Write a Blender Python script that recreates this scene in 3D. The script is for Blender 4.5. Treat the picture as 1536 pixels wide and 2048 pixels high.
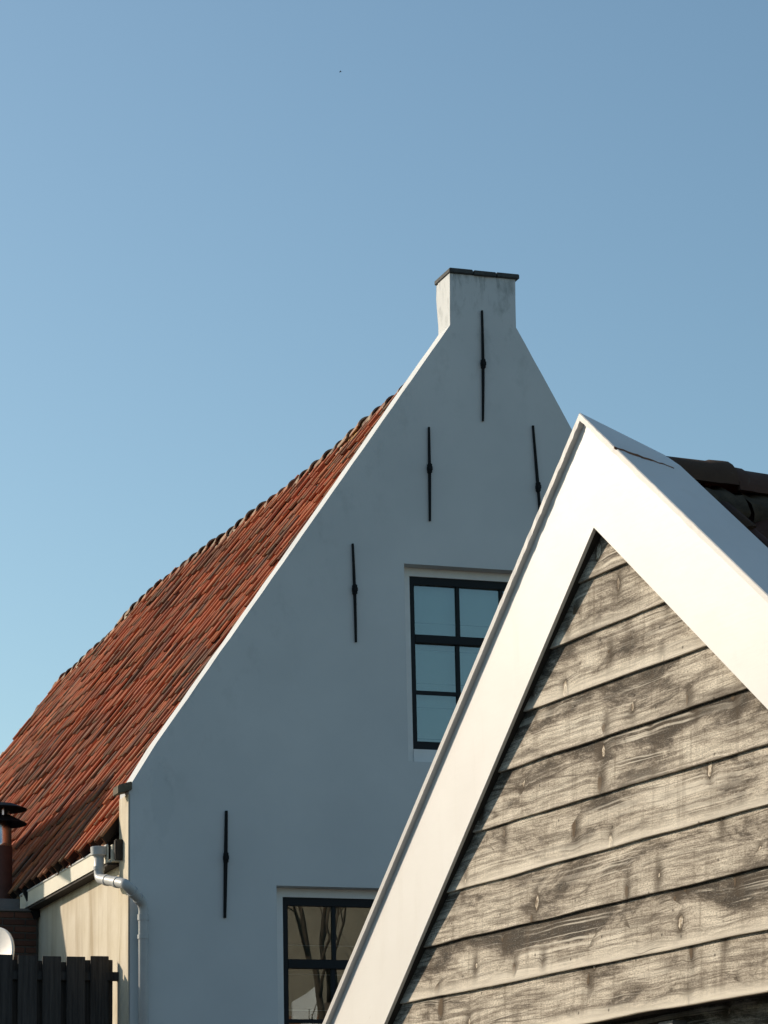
import bpy, bmesh, math, random
from mathutils import Vector, Matrix, noise
R = math.radians
random.seed(11)
scene = bpy.context.scene
for o in list(bpy.data.objects): bpy.data.objects.remove(o)
COL = scene.collection

# ------------------------------------------------------------------ camera
F_PX, PITCH, ROLL = 6000.0, 0.25473588, -0.02076145      # measured from the vanishing points
CAM = Vector((0, 0, 1.6))
fw = Vector((0, math.cos(PITCH), math.sin(PITCH)))
_r = Vector((1, 0, 0)); _u = _r.cross(fw)
cr, sr = math.cos(ROLL), math.sin(ROLL)
RI = _r * cr + _u * sr
UP = _r * -sr + _u * cr
cam = bpy.data.cameras.new('camera'); cam_o = bpy.data.objects.new('camera', cam); COL.objects.link(cam_o)
cam.sensor_fit = 'VERTICAL'; cam.sensor_height = 36; cam.lens = 36 * F_PX / 2048
cam.clip_start = .1; cam.clip_end = 6000
m = Matrix((RI, UP, -fw)).transposed().to_4x4(); m.translation = CAM
cam_o.matrix_world = m
scene.camera = cam_o
scene.render.resolution_x, scene.render.resolution_y = 768, 1024

# ------------------------------------------------------------------ sky and sun
SUN_EL, SUN_AZ = 24.0, 151.0          # degrees; azimuth of the sun counter-clockwise from +X
w = bpy.data.worlds.new('World'); scene.world = w; w.use_nodes = True
wn = w.node_tree; bg = wn.nodes['Background']
sky = wn.nodes.new('ShaderNodeTexSky'); sky.sky_type = 'NISHITA'; sky.sun_disc = False
sky.sun_elevation = R(SUN_EL); sky.sun_rotation = R(90 - SUN_AZ)
sky.air_density = 1.0; sky.dust_density = 1.1; sky.ozone_density = 1.2
tint = wn.nodes.new('ShaderNodeMix'); tint.data_type = 'RGBA'; tint.blend_type = 'MULTIPLY'; tint.inputs[0].default_value = 1
tint.inputs[7].default_value = (.93, 1.095, 1.065, 1)
wn.links.new(sky.outputs[0], tint.inputs[6]); wn.links.new(tint.outputs[2], bg.inputs[0]); bg.inputs[1].default_value = 0.122
sl = bpy.data.lights.new('sun', 'SUN'); sl.energy = 4.8; sl.angle = R(.5); sl.color = (1.0, .85, .69)
so = bpy.data.objects.new('sun', sl); COL.objects.link(so)
sd = Vector((math.cos(R(SUN_EL)) * math.cos(R(SUN_AZ)), math.cos(R(SUN_EL)) * math.sin(R(SUN_AZ)), math.sin(R(SUN_EL))))
so.rotation_euler = sd.to_track_quat('Z', 'Y').to_euler(); so.location = (-30, 20, 40)
vs = scene.view_settings; vs.view_transform = 'Standard'; vs.look = 'None'; vs.exposure = 0.0; vs.gamma = 1
scene.render.engine = 'CYCLES'

# ------------------------------------------------------------------ frames of the two buildings
YH, YS = 0.3429252, 0.461757
def ray(x, y): return RI * ((x - 768) / F_PX) - UP * ((y - 1024) / F_PX) + fw
Z3 = Vector((0, 0, 1))
hx = Vector((math.cos(YH), math.sin(YH), 0)); hy = Vector((-math.sin(YH), math.cos(YH), 0))
sx = Vector((math.sin(YS), -math.cos(YS), 0)); sy = Vector((math.cos(YS), math.sin(YS), 0))
P0 = CAM + ray(258, 1570) * 25.0; HO = Vector((P0.x, P0.y, 0))
Q0 = CAM + ray(1187, 1055) * 10.7; SO = Vector((Q0.x, Q0.y, 0))
def hit(x, y, P, n):
    d = ray(x, y); return CAM + d * ((P - CAM).dot(n) / d.dot(n))
def HF(x, y, Y=0):                      # pixel -> (X, Z) on the white house's plane Y
    p = hit(x, y, HO + hy * Y, hy) - HO; return p.dot(hx), p.z
def HS(x, y, X=0):                      # pixel -> (Y, Z) on the white house's plane X
    p = hit(x, y, HO + hx * X, hx) - HO; return p.dot(hy), p.z
def SF(x, y, Y=0):                      # pixel -> (X, Z) on the shed's plane Y
    p = hit(x, y, SO + sy * Y, sy) - SO; return p.dot(sx), p.z

# ------------------------------------------------------------------ helpers
def tag(o, label=None, cat=None, group=None, kind=None):
    if label: o['label'] = label
    if cat: o['category'] = cat
    if group: o['group'] = group
    if kind: o['kind'] = kind
    return o
def empty(name, loc, rz=0):
    o = bpy.data.objects.new(name, None); COL.objects.link(o); o.location = loc; o.rotation_euler = (0, 0, rz); return o
def link(name, me, mat=None, parent=None, mw=None, smooth=False):
    if mat and not me.materials: me.materials.append(mat)
    if smooth:
        for p in me.polygons: p.use_smooth = True
    o = bpy.data.objects.new(name, me); COL.objects.link(o)
    if parent: o.parent = parent
    if mw is not None: o.matrix_basis = mw
    return o
def pymesh(name, v, f):
    me = bpy.data.meshes.new(name); me.from_pydata([tuple(a) for a in v], [], f); me.validate(); me.update()
    bm = bmesh.new(); bm.from_mesh(me); bmesh.ops.recalc_face_normals(bm, faces=bm.faces); bm.to_mesh(me); bm.free()
    return me
BOXF = [(0, 1, 3, 2), (4, 6, 7, 5), (0, 4, 5, 1), (2, 3, 7, 6), (0, 2, 6, 4), (1, 5, 7, 3)]
def boxv(x0, x1, y0, y1, z0, z1): return [(x, y, z) for x in (x0, x1) for y in (y0, y1) for z in (z0, z1)]
def boxmesh(name, *boxes, bevel=0):
    v, f = [], []
    for b in boxes:
        n = len(v); v += boxv(*b); f += [tuple(i + n for i in q) for q in BOXF]
    me = pymesh(name, v, f)
    if bevel:
        bm = bmesh.new(); bm.from_mesh(me)
        bmesh.ops.bevel(bm, geom=bm.edges[:], offset=bevel, segments=2, affect='EDGES', clamp_overlap=True)
        bm.to_mesh(me); bm.free()
    return me
def prism(name, poly, axis, a, b):
    """polygon of (p, q) extruded along axis 'x' (p=y,q=z) or 'y' (p=x,q=z) from a to b"""
    n = len(poly)
    mk = (lambda p, q, t: (t, p, q)) if axis == 'x' else (lambda p, q, t: (p, t, q))
    v = [mk(p, q, a) for p, q in poly] + [mk(p, q, b) for p, q in poly]
    f = [tuple(range(n)), tuple(range(2 * n - 1, n - 1, -1))] + [(i, (i + 1) % n, (i + 1) % n + n, i + n) for i in range(n)]
    return pymesh(name, v, f)
def cut(me, *cutters):
    """boolean difference; returns a new mesh"""
    o = bpy.data.objects.new('t', me); COL.objects.link(o); tmp = [o]
    for c in cutters:
        k = bpy.data.objects.new('c', c); COL.objects.link(k); tmp.append(k)
        md = o.modifiers.new('b', 'BOOLEAN'); md.operation = 'DIFFERENCE'; md.object = k; md.solver = 'EXACT'
    dg = bpy.context.evaluated_depsgraph_get(); dg.update()
    out = bpy.data.meshes.new_from_object(o.evaluated_get(dg))
    for t in tmp: bpy.data.objects.remove(t)
    return out
def tube(name, pts, rad, seg=16, cap=True):
    """swept tube through points; rad is a number or a list"""
    pts = [Vector(p) for p in pts]; n = len(pts)
    rad = rad if isinstance(rad, (list, tuple)) else [rad] * n
    v, f = [], []; prev = None
    for i, p in enumerate(pts):
        t = ((pts[min(i + 1, n - 1)] - p).normalized() + (p - pts[max(i - 1, 0)]).normalized())
        t = t.normalized() if t.length > 1e-6 else Vector((0, 0, 1))
        if prev is None:
            a = t.orthogonal().normalized()
        else:
            a = (prev - t * prev.dot(t)).normalized()
        prev = a; b = t.cross(a)
        for k in range(seg):
            an = 2 * math.pi * k / seg
            v.append(p + (a * math.cos(an) + b * math.sin(an)) * rad[i])
    for i in range(n - 1):
        for k in range(seg):
            k2 = (k + 1) % seg
            f.append((i * seg + k, i * seg + k2, (i + 1) * seg + k2, (i + 1) * seg + k))
    if cap: f += [tuple(range(seg - 1, -1, -1)), tuple(range((n - 1) * seg, n * seg))]
    return pymesh(name, v, f)
def lathe(name, prof, seg=32):
    v, f = [], []
    n = len(prof)
    for k in range(seg):
        a = 2 * math.pi * k / seg
        for r_, z in prof: v.append((r_ * math.cos(a), r_ * math.sin(a), z))
    for k in range(seg):
        k2 = (k + 1) % seg
        for i in range(n - 1): f.append((k * n + i, k2 * n + i, k2 * n + i + 1, k * n + i + 1))
    me = pymesh(name, v, f)
    bm = bmesh.new(); bm.from_mesh(me); bmesh.ops.remove_doubles(bm, verts=bm.verts, dist=1e-5); bmesh.ops.recalc_face_normals(bm, faces=bm.faces); bm.to_mesh(me); bm.free()
    return me
def autosmooth(me, ang=35):
    for p in me.polygons: p.use_smooth = True
    bm = bmesh.new(); bm.from_mesh(me)
    for e in bm.edges:
        if len(e.link_faces) == 2 and e.calc_face_angle(0) > R(ang): e.smooth = False
    bm.to_mesh(me); bm.free(); return me

# ------------------------------------------------------------------ materials
class NT:
    def __init__(s, name):
        s.m = bpy.data.materials.new(name); s.m.use_nodes = True; s.t = s.m.node_tree; s.b = s.t.nodes['Principled BSDF']
    def n(s, typ, ins=None, **kw):
        o = s.t.nodes.new('ShaderNode' + typ)
        for k, v in kw.items(): setattr(o, k, v)
        for k, v in (ins or {}).items(): s.set(o.inputs[k], v)
        return o
    def set(s, sock, v):
        if hasattr(v, 'is_output') or isinstance(v, bpy.types.NodeSocket): s.t.links.new(v, sock)
        elif isinstance(v, bpy.types.Node): s.t.links.new(v.outputs[0], sock)
        else:
            if isinstance(v, tuple) and len(v) == 3 and sock.type == 'RGBA': v = v + (1,)
            sock.default_value = v
    def math(s, op, a, b=0.0, c=0.0, clamp=False):
        o = s.t.nodes.new('ShaderNodeMath'); o.operation = op; o.use_clamp = clamp
        for i, q in enumerate((a, b, c)): s.set(o.inputs[i], q)
        return o.outputs[0]
    def mix(s, fac, a, b, mode='MIX'):
        o = s.t.nodes.new('ShaderNodeMix'); o.data_type = 'RGBA'; o.blend_type = mode
        s.set(o.inputs[0], fac); s.set(o.inputs[6], a); s.set(o.inputs[7], b); return o.outputs[2]
    def ramp(s, fac, *stops, interp='LINEAR'):
        o = s.t.nodes.new('ShaderNodeValToRGB'); s.set(o.inputs[0], fac); e = o.color_ramp.elements; o.color_ramp.interpolation = interp
        while len(e) < len(stops): e.new(.5)
        for k, (p, c) in zip(e, stops):
            k.position = p; k.color = (c, c, c, 1) if isinstance(c, (int, float)) else tuple(c) + (1,)
        return o.outputs[0]
    def vec(s, v, scale=(1, 1, 1), off=None):
        o = s.t.nodes.new('ShaderNodeMapping'); s.set(o.inputs[0], v); s.set(o.inputs[3], scale)
        if off is not None: s.set(o.inputs[1], off)
        return o.outputs[0]
    def noise(s, v, scale, detail=4, rough=.55, dist=0):
        o = s.n('TexNoise', {'Vector': v, 'Scale': scale, 'Detail': detail, 'Roughness': rough, 'Distortion': dist}); return o.outputs[0]
    def obj(s): return s.t.nodes.new('ShaderNodeTexCoord').outputs['Object']
    def bump(s, h, strength=.3, dist=.01, prev=None):
        o = s.n('Bump', {'Height': h, 'Strength': strength, 'Distance': dist})
        if prev is not None: s.set(o.inputs['Normal'], prev)
        return o.outputs[0]
    def out(s, col=None, rough=None, normal=None, metal=None, spec=None):
        if col is not None: s.set(s.b.inputs['Base Color'], col)
        if rough is not None: s.set(s.b.inputs['Roughness'], rough)
        if normal is not None: s.set(s.b.inputs['Normal'], normal)
        if metal is not None: s.set(s.b.inputs['Metallic'], metal)
        if spec is not None: s.set(s.b.inputs['Specular IOR Level'], spec)
        return s.m

def m_plain(name, c, rough=.6, var=.12, scale=6, bump=.1, metal=0, spec=.4):
    t = NT(name); p = t.obj()
    n1 = t.noise(p, scale, 5); n2 = t.noise(p, scale * 14, 3)
    f = t.math('ADD', t.math('MULTIPLY', n1, .7), t.math('MULTIPLY', n2, .3))
    col = t.mix(t.ramp(f, (.3, 0.0), (.7, 1.0)), tuple(a * (1 - var) for a in c), tuple(min(1, a * (1 + var)) for a in c))
    return t.out(col, rough, t.bump(n2, bump, .004), metal, spec)

def m_stucco():
    t = NT('white_stucco'); p = t.obj()
    big = t.noise(p, .9, 4); mid = t.noise(p, 5, 6, .6); fine = t.noise(p, 70, 4)
    base = t.mix(t.ramp(big, (.35, 0.0), (.7, 1.0)), (.56, .575, .575), (.63, .64, .635))
    # old damp stains: near the stack and along the raked edge
    sep = t.n('SeparateXYZ', {0: p}); X, Y, Z = sep.outputs
    top = t.ramp(t.math('DIVIDE', t.math('SUBTRACT', Z, 9.0), 1.6, clamp=True), (.0, 0.0), (.55, .35), (1.0, 1.0))
    blot = t.ramp(t.noise(t.vec(p, (5, 5, 3.2)), 1.0, 8, .68), (.52, 0.0), (.68, 1.0))
    edge = t.math('SUBTRACT', t.math('MULTIPLY_ADD', X, 1.435, 5.76), Z)             # distance below the rake
    near = t.ramp(t.math('DIVIDE', edge, 1.1, clamp=True), (.0, .8), (1.0, 0.0))
    mask = t.math('MULTIPLY', blot, t.math('MAXIMUM', top, t.math('MULTIPLY', near, .45)))
    col = t.mix(t.math('MULTIPLY', mask, .9, clamp=True), base, (.30, .32, .31))
    # dark dribbles under the cap stones
    drip = t.math('MULTIPLY', t.ramp(t.noise(t.vec(p, (16, 16, 3)), 1.0, 6, .7), (.5, 0.0), (.66, 1.0)),
                  t.ramp(t.math('DIVIDE', t.math('SUBTRACT', Z, 10.22), .3, clamp=True), (0, 0.0), (1, 1.0)))
    col = t.mix(t.math('MULTIPLY', drip, .75), col, (.2, .22, .22))
    # damp flaking at the corner foot of the rake
    dx = t.math('SUBTRACT', X, .28); dz = t.math('SUBTRACT', Z, 5.62)
    rr = t.math('SQRT', t.math('ADD', t.math('MULTIPLY', t.math('MULTIPLY', dx, dx), 9.0), t.math('MULTIPLY', dz, dz)))
    rr = t.math('ADD', rr, t.math('MULTIPLY', t.math('SUBTRACT', t.noise(p, 4.5, 6, .65), .5), .75))
    patch = t.ramp(rr, (.25, 1.0), (.34, 0.0))
    col = t.mix(t.math('MULTIPLY', patch, .17), col, (.42, .46, .47))
    ring = t.ramp(rr, (.24, 0.0), (.27, 1.0), (.30, 0.0))
    col = t.mix(t.math('MULTIPLY', t.math('MULTIPLY', ring, blot), .35), col, (.30, .33, .34))
    h = t.math('ADD', t.math('MULTIPLY', big, 1.2), t.math('ADD', t.math('MULTIPLY', mid, .5), t.math('MULTIPLY', fine, .10)))
    h = t.math('ADD', h, t.math('MULTIPLY', patch, -.25))
    return t.out(col, .85, t.bump(h, .35, .02), spec=.2)

def m_beige():
    t = NT('ochre_stucco'); p = t.obj()
    streak = t.noise(t.vec(p, (3.2, 3.2, .5)), 1.0, 8, .6, .4); mid = t.noise(p, 3, 6); fine = t.noise(p, 60, 4)
    col = t.mix(t.ramp(mid, (.3, 0.0), (.75, 1.0)), (.60, .525, .39), (.68, .61, .49))
    col = t.mix(t.ramp(streak, (.46, 0.0), (.68, .85)), col, (.40, .32, .21))
    sep = t.n('SeparateXYZ', {0: p})
    st = t.math('MULTIPLY', t.ramp(t.math('ABSOLUTE', t.math('SUBTRACT', sep.outputs[1], .30)), (.03, 1.0), (.16, 0.0)), t.ramp(streak, (.4, 0.0), (.6, 1.0)))
    col = t.mix(t.math('MULTIPLY', st, .6), col, (.33, .25, .13))
    h = t.math('ADD', mid, t.math('MULTIPLY', fine, .15))
    return t.out(col, .85, t.bump(h, .35, .02), spec=.2)

def m_tile(name, cols, lich, dark=1.0):
    """clay tile: tint per tile from a face attribute or from the object's own random number"""
    t = NT(name)
    at = t.n('Attribute', attribute_name='tint', attribute_type='GEOMETRY').outputs['Fac']
    oi = t.n('ObjectInfo').outputs['Random']
    rnd = t.math('FRACT', t.math('ADD', at, oi))
    rnd2 = t.math('FRACT', t.math('MULTIPLY', rnd, 17.37))
    geo = t.n('NewGeometry').outputs['Position']
    uv = t.t.nodes.new('ShaderNodeUVMap').outputs[0]
    n1 = t.noise(geo, 9, 6, .65); n2 = t.noise(geo, 60, 4)
    base = t.ramp(rnd, *[(i / (len(cols) - 1), c) for i, c in enumerate(cols)])
    base = t.mix(t.math('MULTIPLY', t.ramp(n1, (.40, 0.0), (.75, 1.0)), .45), base, tuple(x * .45 for x in cols[0]))
    v = t.n('SeparateXYZ', {0: uv}).outputs[1]             # 0 at the tail of the tile, 1 at its head
    low = t.math('ADD', v, t.math('MULTIPLY', t.math('SUBTRACT', n1, .5), .9))
    low = t.math('MULTIPLY', t.ramp(low, (.0, 1.0), (.38, 0.0)), t.ramp(rnd2, (.15, .25), (.8, 1.0)))
    base = t.mix(t.math('MULTIPLY', low, .85), base, lich)
    spots = t.ramp(t.noise(geo, 34, 3, .6), (.64, 0.0), (.72, 1.0))
    base = t.mix(t.math('MULTIPLY', spots, .3), base, (.30 * dark, .27 * dark, .20 * dark))
    return t.out(base, .8, t.bump(t.math('ADD', n1, t.math('MULTIPLY', n2, .4)), .4, .006), spec=.25)

def m_ridge():
    t = NT('weathered_ridge_clay'); rnd = t.n('ObjectInfo').outputs['Random']; g_ = t.n('NewGeometry').outputs['Position']
    n1 = t.noise(g_, 13, 6, .65)
    col = t.ramp(rnd, (0.0, (.10, .06, .045)), (.35, (.20, .115, .075)), (.7, (.30, .16, .10)), (1.0, (.17, .13, .10)))
    col = t.mix(t.ramp(n1, (.45, 0.0), (.68, .9)), col, (.33, .27, .19))
    return t.out(col, .85, t.bump(n1, .5, .008), spec=.2)

def m_wood():
    t = NT('weathered_clapboard'); p = t.obj()
    rnd = t.n('ObjectInfo').outputs['Random']
    off = t.n('CombineXYZ', {0: t.math('MULTIPLY', rnd, 57.0), 1: 0.0, 2: t.math('MULTIPLY', rnd, 23.0)}).outputs[0]
    q = t.n('VectorMath', {0: p, 1: off}, operation='ADD').outputs[0]
    warp = t.noise(t.vec(q, (1.6, 0, 5)), 1.0, 3)
    # knots
    S = (3.3, 0.0, 6.6)
    def knots(S, keep):
        k = t.n('TexVoronoi', {'Vector': t.vec(q, S), 'Scale': 1.0, 'Randomness': .85}, feature='F1')
        d = t.n('VectorMath', {0: t.vec(q, S), 1: k.outputs['Position']}, operation='SUBTRACT').outputs[0]
        dxyz = t.n('SeparateXYZ', {0: d})
        dx = t.math('DIVIDE', dxyz.outputs[0], S[0]); dz = t.math('DIVIDE', dxyz.outputs[2], S[2])
        c = t.n('SeparateXYZ', {0: k.outputs['Color']})
        on = t.math('GREATER_THAN', c.outputs[0], 1 - keep)
        size = t.math('MULTIPLY_ADD', t.math('POWER', c.outputs[1], 2.6), .026, .008)
        return dx, dz, on, size, c.outputs[2]
    def hyp(a, b, sa=1.0, sb=1.0):
        a = t.math('MULTIPLY', a, sa); b = t.math('MULTIPLY', b, sb)
        return t.math('SQRT', t.math('ADD', t.math('MULTIPLY', a, a), t.math('MULTIPLY', b, b)))
    dx, dz, on, size, kr = knots(S, .5)
    nz = t.math('MULTIPLY', t.math('SUBTRACT', t.noise(q, 38, 4, .65), .5), .022)
    nz2 = t.math('MULTIPLY', t.math('SUBTRACT', t.noise(t.vec(q, (1, 1, 1), (7.3, 2, 1.1)), 30, 3), .5), .018)
    d = t.math('ADD', hyp(t.math('ADD', dx, nz2), dz, 1.25, t.math('MULTIPLY_ADD', t.math('FRACT', t.math('MULTIPLY', kr, 7.1)), .7, .35)), nz)
    rel = t.math('DIVIDE', d, size)
    infl = t.math('MULTIPLY', on, t.math('EXPONENT', t.math('MULTIPLY', t.math('MULTIPLY', rel, rel), -.16)))
    # grain: lines along the board, bent round the knots
    gz = t.math('ADD', t.n('SeparateXYZ', {0: q}).outputs[2], t.math('MULTIPLY', warp, .05))
    gz = t.math('ADD', gz, t.math('MULTIPLY', infl, .011))
    gv = t.n('CombineXYZ', {0: t.math('MULTIPLY', t.n('SeparateXYZ', {0: q}).outputs[0], .035), 1: 0.0, 2: gz}).outputs[0]
    g1 = t.noise(gv, 70, 3, .6); g2 = t.noise(gv, 240, 2, .7)
    grain = t.math('ADD', t.math('MULTIPLY', g1, .6), t.math('MULTIPLY', g2, .4))
    speck = t.noise(t.vec(q, (90, 0, 230)), 1.0, 3, .85)
    wth = t.noise(t.vec(q, (2.2, 0, 7.5)), 1.0, 9, .74, .5)
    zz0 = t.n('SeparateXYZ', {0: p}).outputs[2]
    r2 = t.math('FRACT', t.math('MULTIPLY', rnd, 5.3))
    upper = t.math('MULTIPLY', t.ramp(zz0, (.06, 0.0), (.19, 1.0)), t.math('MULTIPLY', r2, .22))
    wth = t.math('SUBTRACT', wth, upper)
    base = t.ramp(wth, (.34, (.042, .036, .029)), (.405, (.17, .143, .112)), (.465, (.52, .45, .355)), (.56, (.77, .685, .55)), (.68, (.87, .79, .65)))
    base = t.mix(t.math('MULTIPLY', t.ramp(grain, (.42, 1.0), (.55, 0.0)), .68), base, (.085, .064, .044))
    base = t.mix(t.math('MULTIPLY', t.ramp(grain, (.56, 0.0), (.64, 1.0)), .55), base, (.82, .73, .59))
    base = t.mix(t.math('MULTIPLY', t.ramp(speck, (.38, 1.0), (.52, 0.0)), .62), base, (.10, .076, .052))
    base = t.mix(t.math('MULTIPLY', t.ramp(speck, (.54, 0.0), (.68, 1.0)), .30), base, (.85, .77, .63))
    pl = t.noise(t.vec(gv, (5, 1, 22)), 1.0, 2, .5)
    pline = t.math('MULTIPLY', t.ramp(t.math('ABSOLUTE', t.math('SUBTRACT', pl, .5)), (.006, 1.0), (.03, 0.0)), t.ramp(t.noise(t.vec(q, (1.2, 0, 4)), 1.0, 3), (.45, 0.0), (.6, 1.0)))
    base = t.mix(t.math('MULTIPLY', pline, .7), base, (.86, .78, .64))
    # vertical rain streaks, darker smudges near knots
    stk = t.noise(t.vec(q, (22, 0, 1.6)), 1.0, 4, .6)
    base = t.mix(t.math('MULTIPLY', t.ramp(stk, (.53, 0.0), (.72, 1.0)), .5), base, (.11, .08, .052))
    smx = t.math('ADD', dx, t.math('MULTIPLY_ADD', kr, .05, -.025))
    smu = t.math('EXPONENT', t.math('MULTIPLY', t.math('POWER', hyp(smx, dz, 36, 14), 2.0), -1.0))
    base = t.mix(t.math('MULTIPLY', t.math('MULTIPLY', smu, on), .85), base, (.075, .055, .036))
    halo = t.math('MULTIPLY', on, t.ramp(rel, (.60, 0.0), (1.0, 1.0), (1.8, 0.0)))
    base = t.mix(t.math('MULTIPLY', halo, .8), base, (.06, .042, .026))
    rings = t.math('SINE', t.math('MULTIPLY', rel, 15.0))
    core = t.mix(t.ramp(rings, (.2, 0.0), (.9, 1.0)), (.50, .40, .28), (.85, .77, .64))
    pale = t.math('MULTIPLY', t.ramp(kr, (.38, 0.0), (.5, 1.0)), t.ramp(t.noise(q, 70, 3, .6), (.36, .15), (.5, 1.0)))
    core = t.mix(pale, (.13, .09, .055), core)
    base = t.mix(t.math('MULTIPLY', on, t.ramp(rel, (.62, 1.0), (.82, 0.0))), base, core)
    # pale worn strip along the lower edge of some boards
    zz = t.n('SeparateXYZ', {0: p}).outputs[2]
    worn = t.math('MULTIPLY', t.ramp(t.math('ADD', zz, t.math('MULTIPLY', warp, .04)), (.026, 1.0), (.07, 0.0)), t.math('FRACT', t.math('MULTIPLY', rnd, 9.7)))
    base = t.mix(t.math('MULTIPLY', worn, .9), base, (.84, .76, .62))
    # nail heads
    k2 = t.n('TexVoronoi', {'Vector': t.vec(q, (2.2, 0, 5.1)), 'Scale': 1.0}, feature='F1')
    d2 = t.n('VectorMath', {0: t.vec(q, (2.2, 0, 5.1)), 1: k2.outputs['Position']}, operation='SUBTRACT').outputs[0]
    s2 = t.n('SeparateXYZ', {0: d2})
    nd = hyp(t.math('DIVIDE', s2.outputs[0], 2.2), t.math('DIVIDE', s2.outputs[2], 5.1))
    base = t.mix(t.ramp(nd, (.0030, 1.0), (.0048, 0.0)), base, (.03, .02, .015))
    # a drying crack that follows the grain
    crk = t.ramp(t.math('ABSOLUTE', t.math('SUBTRACT', t.noise(t.vec(gv, (10, 1, 7)), 1.0, 1), .5)), (.0015, 1.0), (.005, 0.0))
    crk = t.math('MULTIPLY', crk, t.ramp(t.noise(t.vec(q, (1.1, 0, 3)), 1.0, 2), (.5, 0.0), (.56, 1.0)))
    base = t.mix(t.math('MULTIPLY', crk, .7), base, (.06, .042, .028))
    h = t.math('ADD', t.math('MULTIPLY', grain, .8), t.math('MULTIPLY', speck, .25))
    h = t.math('SUBTRACT', h, t.math('MULTIPLY', crk, .6)); h = t.math('ADD', h, t.math('MULTIPLY', t.math('MULTIPLY', on, t.ramp(rel, (.5, 1.0), (1.1, 0.0))), .5))
    return t.out(base, .85, t.bump(h, .45, .006), spec=.15)

def m_paint():
    t = NT('white_gloss_paint'); p = t.obj()
    big = t.noise(p, 1.5, 4); fine = t.noise(t.vec(p, (40, 40, 40)), 1.0, 4)
    col = t.mix(t.ramp(big, (.3, 0.0), (.7, 1.0)), (.72, .68, .635), (.79, .76, .72))
    brush = t.noise(t.vec(p, (6, 6, 90)), 1.0, 4, .6)
    run = t.ramp(t.noise(t.vec(p, (7, 7, 1.1)), 1.0, 6, .65), (.55, 0.0), (.8, 1.0))
    col = t.mix(t.math('MULTIPLY', run, .22), col, (.52, .46, .38))
    k2 = t.n('TexVoronoi', {'Vector': t.vec(p, (3.1, .01, 3.1)), 'Scale': 1.0}, feature='F1')
    col = t.mix(t.math('MULTIPLY', t.ramp(k2.outputs['Distance'], (.012, 1.0), (.026, 0.0)), .45), col, (.42, .34, .26))
    sp = t.ramp(t.noise(p, 26, 5, .6), (.68, 0.0), (.76, 1.0))
    col = t.mix(t.math('MULTIPLY', sp, .25), col, (.5, .42, .33))
    return t.out(col, .42, t.bump(t.math('ADD', big, t.math('ADD', t.math('MULTIPLY', fine, .06), t.math('MULTIPLY', brush, .05))), .16, .02), spec=.4)

def m_fence():
    t = NT('dark_stained_wood'); p = t.obj()
    rnd = t.n('ObjectInfo').outputs['Random']
    off = t.n('CombineXYZ', {0: t.math('MULTIPLY', rnd, 31.0), 1: 0.0, 2: 0.0}).outputs[0]
    q = t.n('VectorMath', {0: p, 1: off}, operation='ADD').outputs[0]
    g = t.noise(t.vec(q, (60, 60, 2.2)), 1.0, 5, .65)
    col = t.mix(t.ramp(g, (.3, 0.0), (.75, 1.0)), (.018, .017, .017), (.075, .066, .060))
    return t.out(col, .75, t.bump(g, .4, .005), spec=.25)

def m_brick():
    t = NT('dark_red_brick'); p = t.obj(); rnd = t.n('ObjectInfo').outputs['Random']
    n1 = t.noise(t.n('NewGeometry').outputs['Position'], 22, 5)
    col = t.mix(rnd, (.10, .045, .032), (.17, .075, .05))
    col = t.mix(t.math('MULTIPLY', n1, .5), col, (.06, .04, .035))
    return t.out(col, .85, t.bump(n1, .4, .006), spec=.2)

def m_glass():
    t = NT('window_glass'); nt = t.t; nt.nodes.remove(t.b)
    p = t.obj()
    bmp = t.bump(t.noise(p, 1.6, 2), .05, .01)
    fr = t.n('Fresnel', {'IOR': 1.9, 'Normal': bmp})
    gl = t.n('BsdfGlossy', {'Color': (1, 1, 1), 'Roughness': .0, 'Normal': bmp})
    tr = t.n('BsdfTransparent', {'Color': (.80, .90, .90)})
    mx = t.n('MixShader', {0: fr.outputs[0], 1: tr.outputs[0], 2: gl.outputs[0]})
    nt.links.new(mx.outputs[0], nt.nodes['Material Output'].inputs[0]); return t.m

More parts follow.
